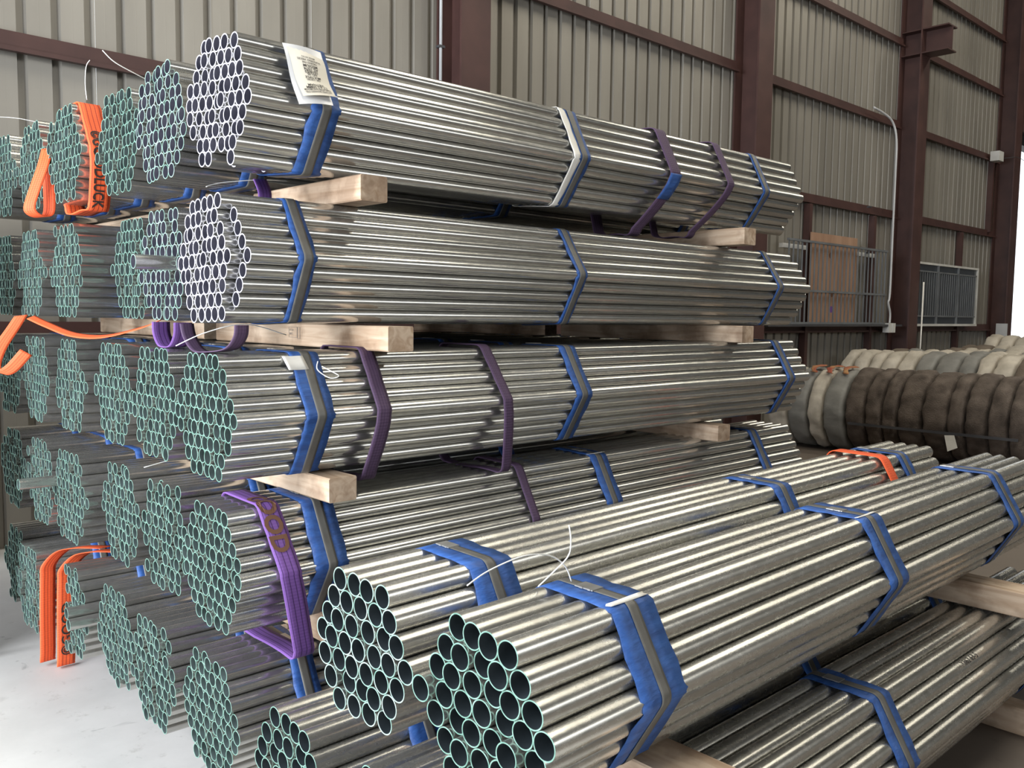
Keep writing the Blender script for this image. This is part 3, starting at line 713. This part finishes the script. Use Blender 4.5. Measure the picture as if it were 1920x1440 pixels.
# ------------------------------------------------------------------ wires, tag, small print
def wire(b, P): cable_tie(b, [local_matrix(b).inverted() @ Vector(p) for p in P])
wire(ALLB[(0, 2)], [(1.33, 3.28, 2.40), (1.20, 3.22, 2.42), (1.127, 3.20, 2.44), (1.09, 3.2, 2.47)])
wire(ALLB[(0, 3)], [(1.25, 3.86, 2.44), (1.245, 3.86, 2.5), (1.25, 3.86, 2.57), (1.265, 3.86, 2.60)])
wire(B, [(1.42, 1.41, 0.972), (1.43, 1.375, 1.01), (1.455, 1.35, 1.05), (1.452, 1.34, 1.09), (1.445, 1.34, 1.125)])
wire(B, [(1.50, 1.38, 0.975), (1.47, 1.375, 1.02), (1.40, 1.36, 1.06), (1.32, 1.36, 1.072), (1.23, 1.37, 1.055), (1.17, 1.37, 1.035)])
wire(ALLB[(2, 1)], [(1.45, 2.62, 1.52), (1.30, 2.60, 1.555), (1.18, 2.62, 1.53), (1.10, 2.66, 1.488)])
wire(ALLB[(2, 0)], [(1.435, 2.375, 1.43), (1.46, 2.362, 1.415), (1.48, 2.35, 1.40), (1.452, 2.358, 1.395), (1.42, 2.375, 1.42), (1.43, 2.39, 1.445)])
wire(ALLB[(0, 0)], [(1.455, 2.37, 2.252), (1.48, 2.362, 2.245), (1.50, 2.36, 2.243)])
wire(ALLB[(0, 1)], [(1.60, 2.86, 2.055), (1.48, 2.84, 2.045), (1.34, 2.84, 2.02), (1.28, 2.83, 2.0)])
wire(ALLB[(0, 4)], [(1.5, 4.6, 2.42), (1.2, 4.62, 2.47), (0.95, 4.66, 2.44)])
wire(ALLB[(3, 2)], [(1.5, 3.22, 1.02), (1.35, 3.2, 1.05), (1.2, 3.2, 1.03)])

def sheet(b, name, TL, TR, BR, BL, mat, bow=0.006, n=8, lift=0.0):
    TL, TR, BR, BL = map(Vector, (TL, TR, BR, BL)); nr = (TR - TL).cross(BL - TL).normalized()
    if nr.y > 0: nr = -nr
    V = []; Fc = []
    for sidev in (0, 0.0006):
        for i in range(n + 1):
            for j in range(n + 1):
                u, v = j / n, i / n; p = TL.lerp(TR, u).lerp(BL.lerp(BR, u), v)
                V.append(p + nr * (lift + sidev + bow * math.sin(math.pi * u) + bow * 0.7 * math.sin(2.2 * math.pi * v + 0.5)))
    m = (n + 1) ** 2
    for i in range(n):
        for j in range(n):
            a = i * (n + 1) + j; Fc.append((a, a + 1, a + n + 2, a + n + 1)); Fc.append((m + a, m + a + n + 1, m + a + n + 2, m + a + 1))
    inv = local_matrix(b).inverted()
    return mk(name, [inv @ v for v in V], Fc, mat, b, smooth=True), (TL, TR, BR, BL, nr, inv)
b0 = ALLB[(0, 0)]
o, _ = sheet(b0, 'tag_sleeve', (1.343, 2.440, 2.390), (1.468, 2.432, 2.385), (1.462, 2.352, 2.212), (1.345, 2.348, 2.196), M_plastic, 0.006)
o, (TL, TR, BR, BL, nr, inv) = sheet(b0, 'paper_tag', (1.352, 2.434, 2.378), (1.468, 2.425, 2.364), (1.472, 2.356, 2.238), (1.362, 2.355, 2.222), M_paper, 0.006, 8, 0.0025)
tag(o, 'printed paper tag with a hand signature, hung upside down')
rows = [('HOT DIPPED GALVANISED STEEL', 0.0068), ('TUBES AS PER DN50 MEDIUM', 0.0068), ('LT 6.5 50MM', 0.0088), ('VIETNAM', 0.0088), ('', .007), ('OR: 125181', 0.0062), ('MULTIPLE', 0.008), ('NO: 05', 0.007), ('1018/03', 0.0092), ('AS 1074', 0.0092), ('MEDIUM', 0.0085), ('TRUNG THI', 0.006), ('HUNDRED  PIECES', 0.006), ('MADE IN VN', 0.005)]
mbt = MB()
for i, (s, sz) in enumerate(rows):
    if not s: continue
    V, Fc = text_mesh(s, sz * 1.45, 0.00012); wtx = max(v.x for v in V); kx = min(1.0, 0.088 / wtx)
    for v in V:
        pass
    PV = []
    for v in V:   # printed upside down: text x runs right to left, text y runs down the tag
        u = 0.5 + (wtx * kx / 2 - v.x * kx) / 0.11; t = 0.90 - i * 0.058 + v.y / 0.165
        p = TL.lerp(TR, u).lerp(BL.lerp(BR, u), t)
        PV.append(inv @ (p + nr * (0.0045 + 0.006 * math.sin(math.pi * u) + 0.0042 * math.sin(2.2 * math.pi * t + 0.5))))
    mbt.add(PV, Fc)
mbt.build('print', M_ink, o)
# white torn paper at the tape of thick bundle B and others
def scrap(b, x, n0, Dm, a0, a1, wd, off=0.0045):
    P = outline(n0, Dm, off, 5, 3); n = len(P)
    seq = [P[i % n] for i in range(a0, a1)]
    ribbon('paper_scrap', [(x, y, z) for y, z in seq][::-1], (1, 0, 0), wd, M_white, b, 0.001, False, 0.006, 6, 2)
scrap(B, 0.345, 4, D37, 18, 21, 0.13); scrap(B, 1.55, 4, D37, 18, 20, 0.13); scrap(ALLB[(3, 0)], 1.66, 5, D61, 18, 20, 0.10)
scrap(ALLB[(2, 0)], 0.235, 5, D61, 23, 25, 0.07)
# marking on a pipe of the lower right bundle
V, Fc = text_mesh('M862 63-5', 0.034); yk, zk = 1.05, 0.297 + 2 * R3 * D37
PV = []
for v in V:
    a = math.radians(58) + v.y / (D37 / 2) ; a = math.radians(110) - a + math.radians(20)
    r_ = D37 / 2 + 0.0004
    PV.append((1.98 + v.x * 0.95, -(D37 * 2.0) - r_ * math.cos(math.radians(40) + v.y / r_), 2 * 0 + R3 * D37 * 2 + r_ * math.sin(math.radians(40) + v.y / r_)))
mk('marking', PV, Fc, M_ink, En)

# ------------------------------------------------------------------ wrapped wire coils
def coil_mesh(name, mat, seed, w=0.194, Ro=0.5, Ri=0.27, fold=0.012, seg=72, cs=16):
    V = []; Fc = []; rc = (Ro - Ri) / 2; rm = (Ro + Ri) / 2; rnd = random.Random(seed)
    tilt = rnd.uniform(-0.03, 0.03)
    for i in range(seg):
        th = 2 * math.pi * i / seg
        for k in range(cs):
            ph = 2 * math.pi * k / cs; c, s = math.cos(ph), math.sin(ph)
            e = 0.5; cc = math.copysign(abs(c) ** e, c); ss = math.copysign(abs(s) ** e, s)
            nz = noise.noise(Vector((math.cos(th) * 2.2, math.sin(th) * 2.2, ph * 0.5 + seed * 3.7)))
            n2 = noise.noise(Vector((math.cos(th) * 7 + seed, math.sin(th) * 7, ph * 1.3))); n3 = noise.noise(Vector((th * 9, math.cos(ph) * 2.5, seed * 5.1)))
            fd = fold * (0.5 * math.sin(th * 13 + 1.7 * math.sin(ph + seed) + seed) + 1.8 * nz + 1.1 * n2 + 0.9 * n3)
            r = rm + (rc + fd) * cc; y = (w / 2 + fd * 0.3) * ss + 0
            V.append((r * math.cos(th), y, r * math.sin(th)))
    for i in range(seg):
        for k in range(cs):
            a = i * cs + k; b = i * cs + (k + 1) % cs; c = ((i + 1) % seg) * cs + (k + 1) % cs; d = ((i + 1) % seg) * cs + k
            Fc.append((a, d, c, b))
    me = bpy.data.meshes.new(name); me.from_pydata(V, [], Fc); me.materials.append(mat)
    me.polygons.foreach_set('use_smooth', [True] * len(Fc)); me.update(); return me
CM = {k: [coil_mesh('wrapped_coil', m, s + 1, fold=f) for s in range(3)] for k, m, f in (('b', M_bale_b, 0.013), ('t', M_bale_t, 0.012), ('w', M_bale_w, 0.014), ('g', M_bale_g, 0.012))}
ORD = ['first', 'second', 'third', 'fourth', 'fifth', 'sixth', 'seventh', 'eighth', 'ninth', 'tenth', 'eleventh', 'twelfth', 'thirteenth', 'fourteenth', 'fifteenth', 'sixteenth', 'seventeenth', 'eighteenth', 'nineteenth', 'twentieth']
def coil(kind, x, y, z, label, group, sc=1.0, wy=1.0):
    o = link('wrapped_coil', random.choice(CM[kind]), None, (x, y, z), (0, random.uniform(0, 6.28), 0)); o.scale = (sc, wy, sc)
    return tag(o, label, 'coil', group)
def coil_row(x, y0, y1, sc, kinds, label, group, individual=True, jx=0.02):
    """coils standing side by side along y; labels count from the right-hand end (small y)"""
    y = y0; k = 0
    while y < y1:
        wy = random.choice((0.8, 0.95, 1.1, 1.3)) * sc; hw = 0.103 * wy
        kd, nm = kinds(y + hw)
        lb = label(nm, ORD[min(k, 19)]) if individual else label(nm, '')
        coil(kd, x + random.uniform(-jx, jx), y + hw, 0.508 * sc, lb, group, sc, wy); y += 2 * hw + 0.004; k += 1
    return y
ye = coil_row(10.33, 2.90, 4.72, 1.0, lambda y: ('b', 'brown hessian-wrapped'), lambda n, o: '%s coil of the nearest row, %s from its right end' % (n, o), 'brown coils of the nearest row', jx=0.008)
kk = [0]
def pale(y):
    kk[0] += 1; return ('wgwg'[kk[0] % 4], ['cream', 'greyish'][kk[0] % 2] + ' woven-wrapped')
coil_row(10.28, ye, ye + 0.75, 0.97, pale, lambda n, o: '%s coil left of the brown ones in the nearest row, the %s of them' % (n, o), 'pale coils of the nearest row', jx=0.008)
for k in range(3):
    P = smooth_path([(10.0, 4.88 + 0.2 * k, 0.94), (10.12, 4.93 + 0.2 * k, 1.0), (10.3, 4.88 + 0.2 * k, 1.015)], 4)
    o = ribbon('torn_wrapper', P, (0.3, 1, 0.1), 0.085, M_red_rag, None, 0.006, False, 0.022, 4, k)
    tag(o, 'torn red and yellow wrapper on top of the pale coils in the nearest row', 'wrapper', 'torn red and yellow wrappers')
coil_row(11.42, 1.9, 2.85, 1.0, lambda y: ('b', 'brown'), lambda n, o: 'brown coil at the right edge behind the nearest row, %s from the right' % o, 'brown coils at the right edge')
coil_row(12.65, 2.0, 5.9, 1.13, lambda y: ('t', 'tan hessian-wrapped') if y < 3.9 else (random.choice('wwg'), 'pale wrapped'), lambda n, o: '%s coil of the second row, %s from its right end' % (n, o), 'coils of the second row')
for ri, (x, y0, y1, sc) in enumerate([(13.95, 3.0, 5.9, 1.12), (15.3, 3.2, 5.7, 1.12), (16.65, 3.4, 5.85, 1.14), (18.2, 3.4, 5.85, 1.30)]):
    lab = 'pale wrapped coil in the %s row back toward the wall' % ORD[ri + 2]
    if ri == 3: lab = 'large pale coil of the rearmost row, standing above the others'
    coil_row(x, y0, y1, sc, lambda y: (random.choice('wwwgt'), ''), lambda n, o: lab, lab.replace('coil', 'coils'), False)
# steel binding strap along the nearest row
tag(MB().box(9.825, 9.829, 2.95, 4.75, 0.365, 0.395).build('binding_strap', M_darksteel), 'thin dark strap running along the side of the nearest brown coils', 'strap')
tag(mk('paper_label', [(9.80, 3.66, 0.36), (9.80, 3.56, 0.37), (9.80, 3.52, 0.24), (9.80, 3.62, 0.19), (9.803, 3.66, 0.36), (9.803, 3.56, 0.37), (9.803, 3.52, 0.24), (9.803, 3.62, 0.19)],
       [(0, 1, 2, 3), (7, 6, 5, 4), (0, 4, 5, 1), (1, 5, 6, 2), (2, 6, 7, 3), (3, 7, 4, 0)], M_white), 'small white label hanging from the nearest brown coils', 'label')
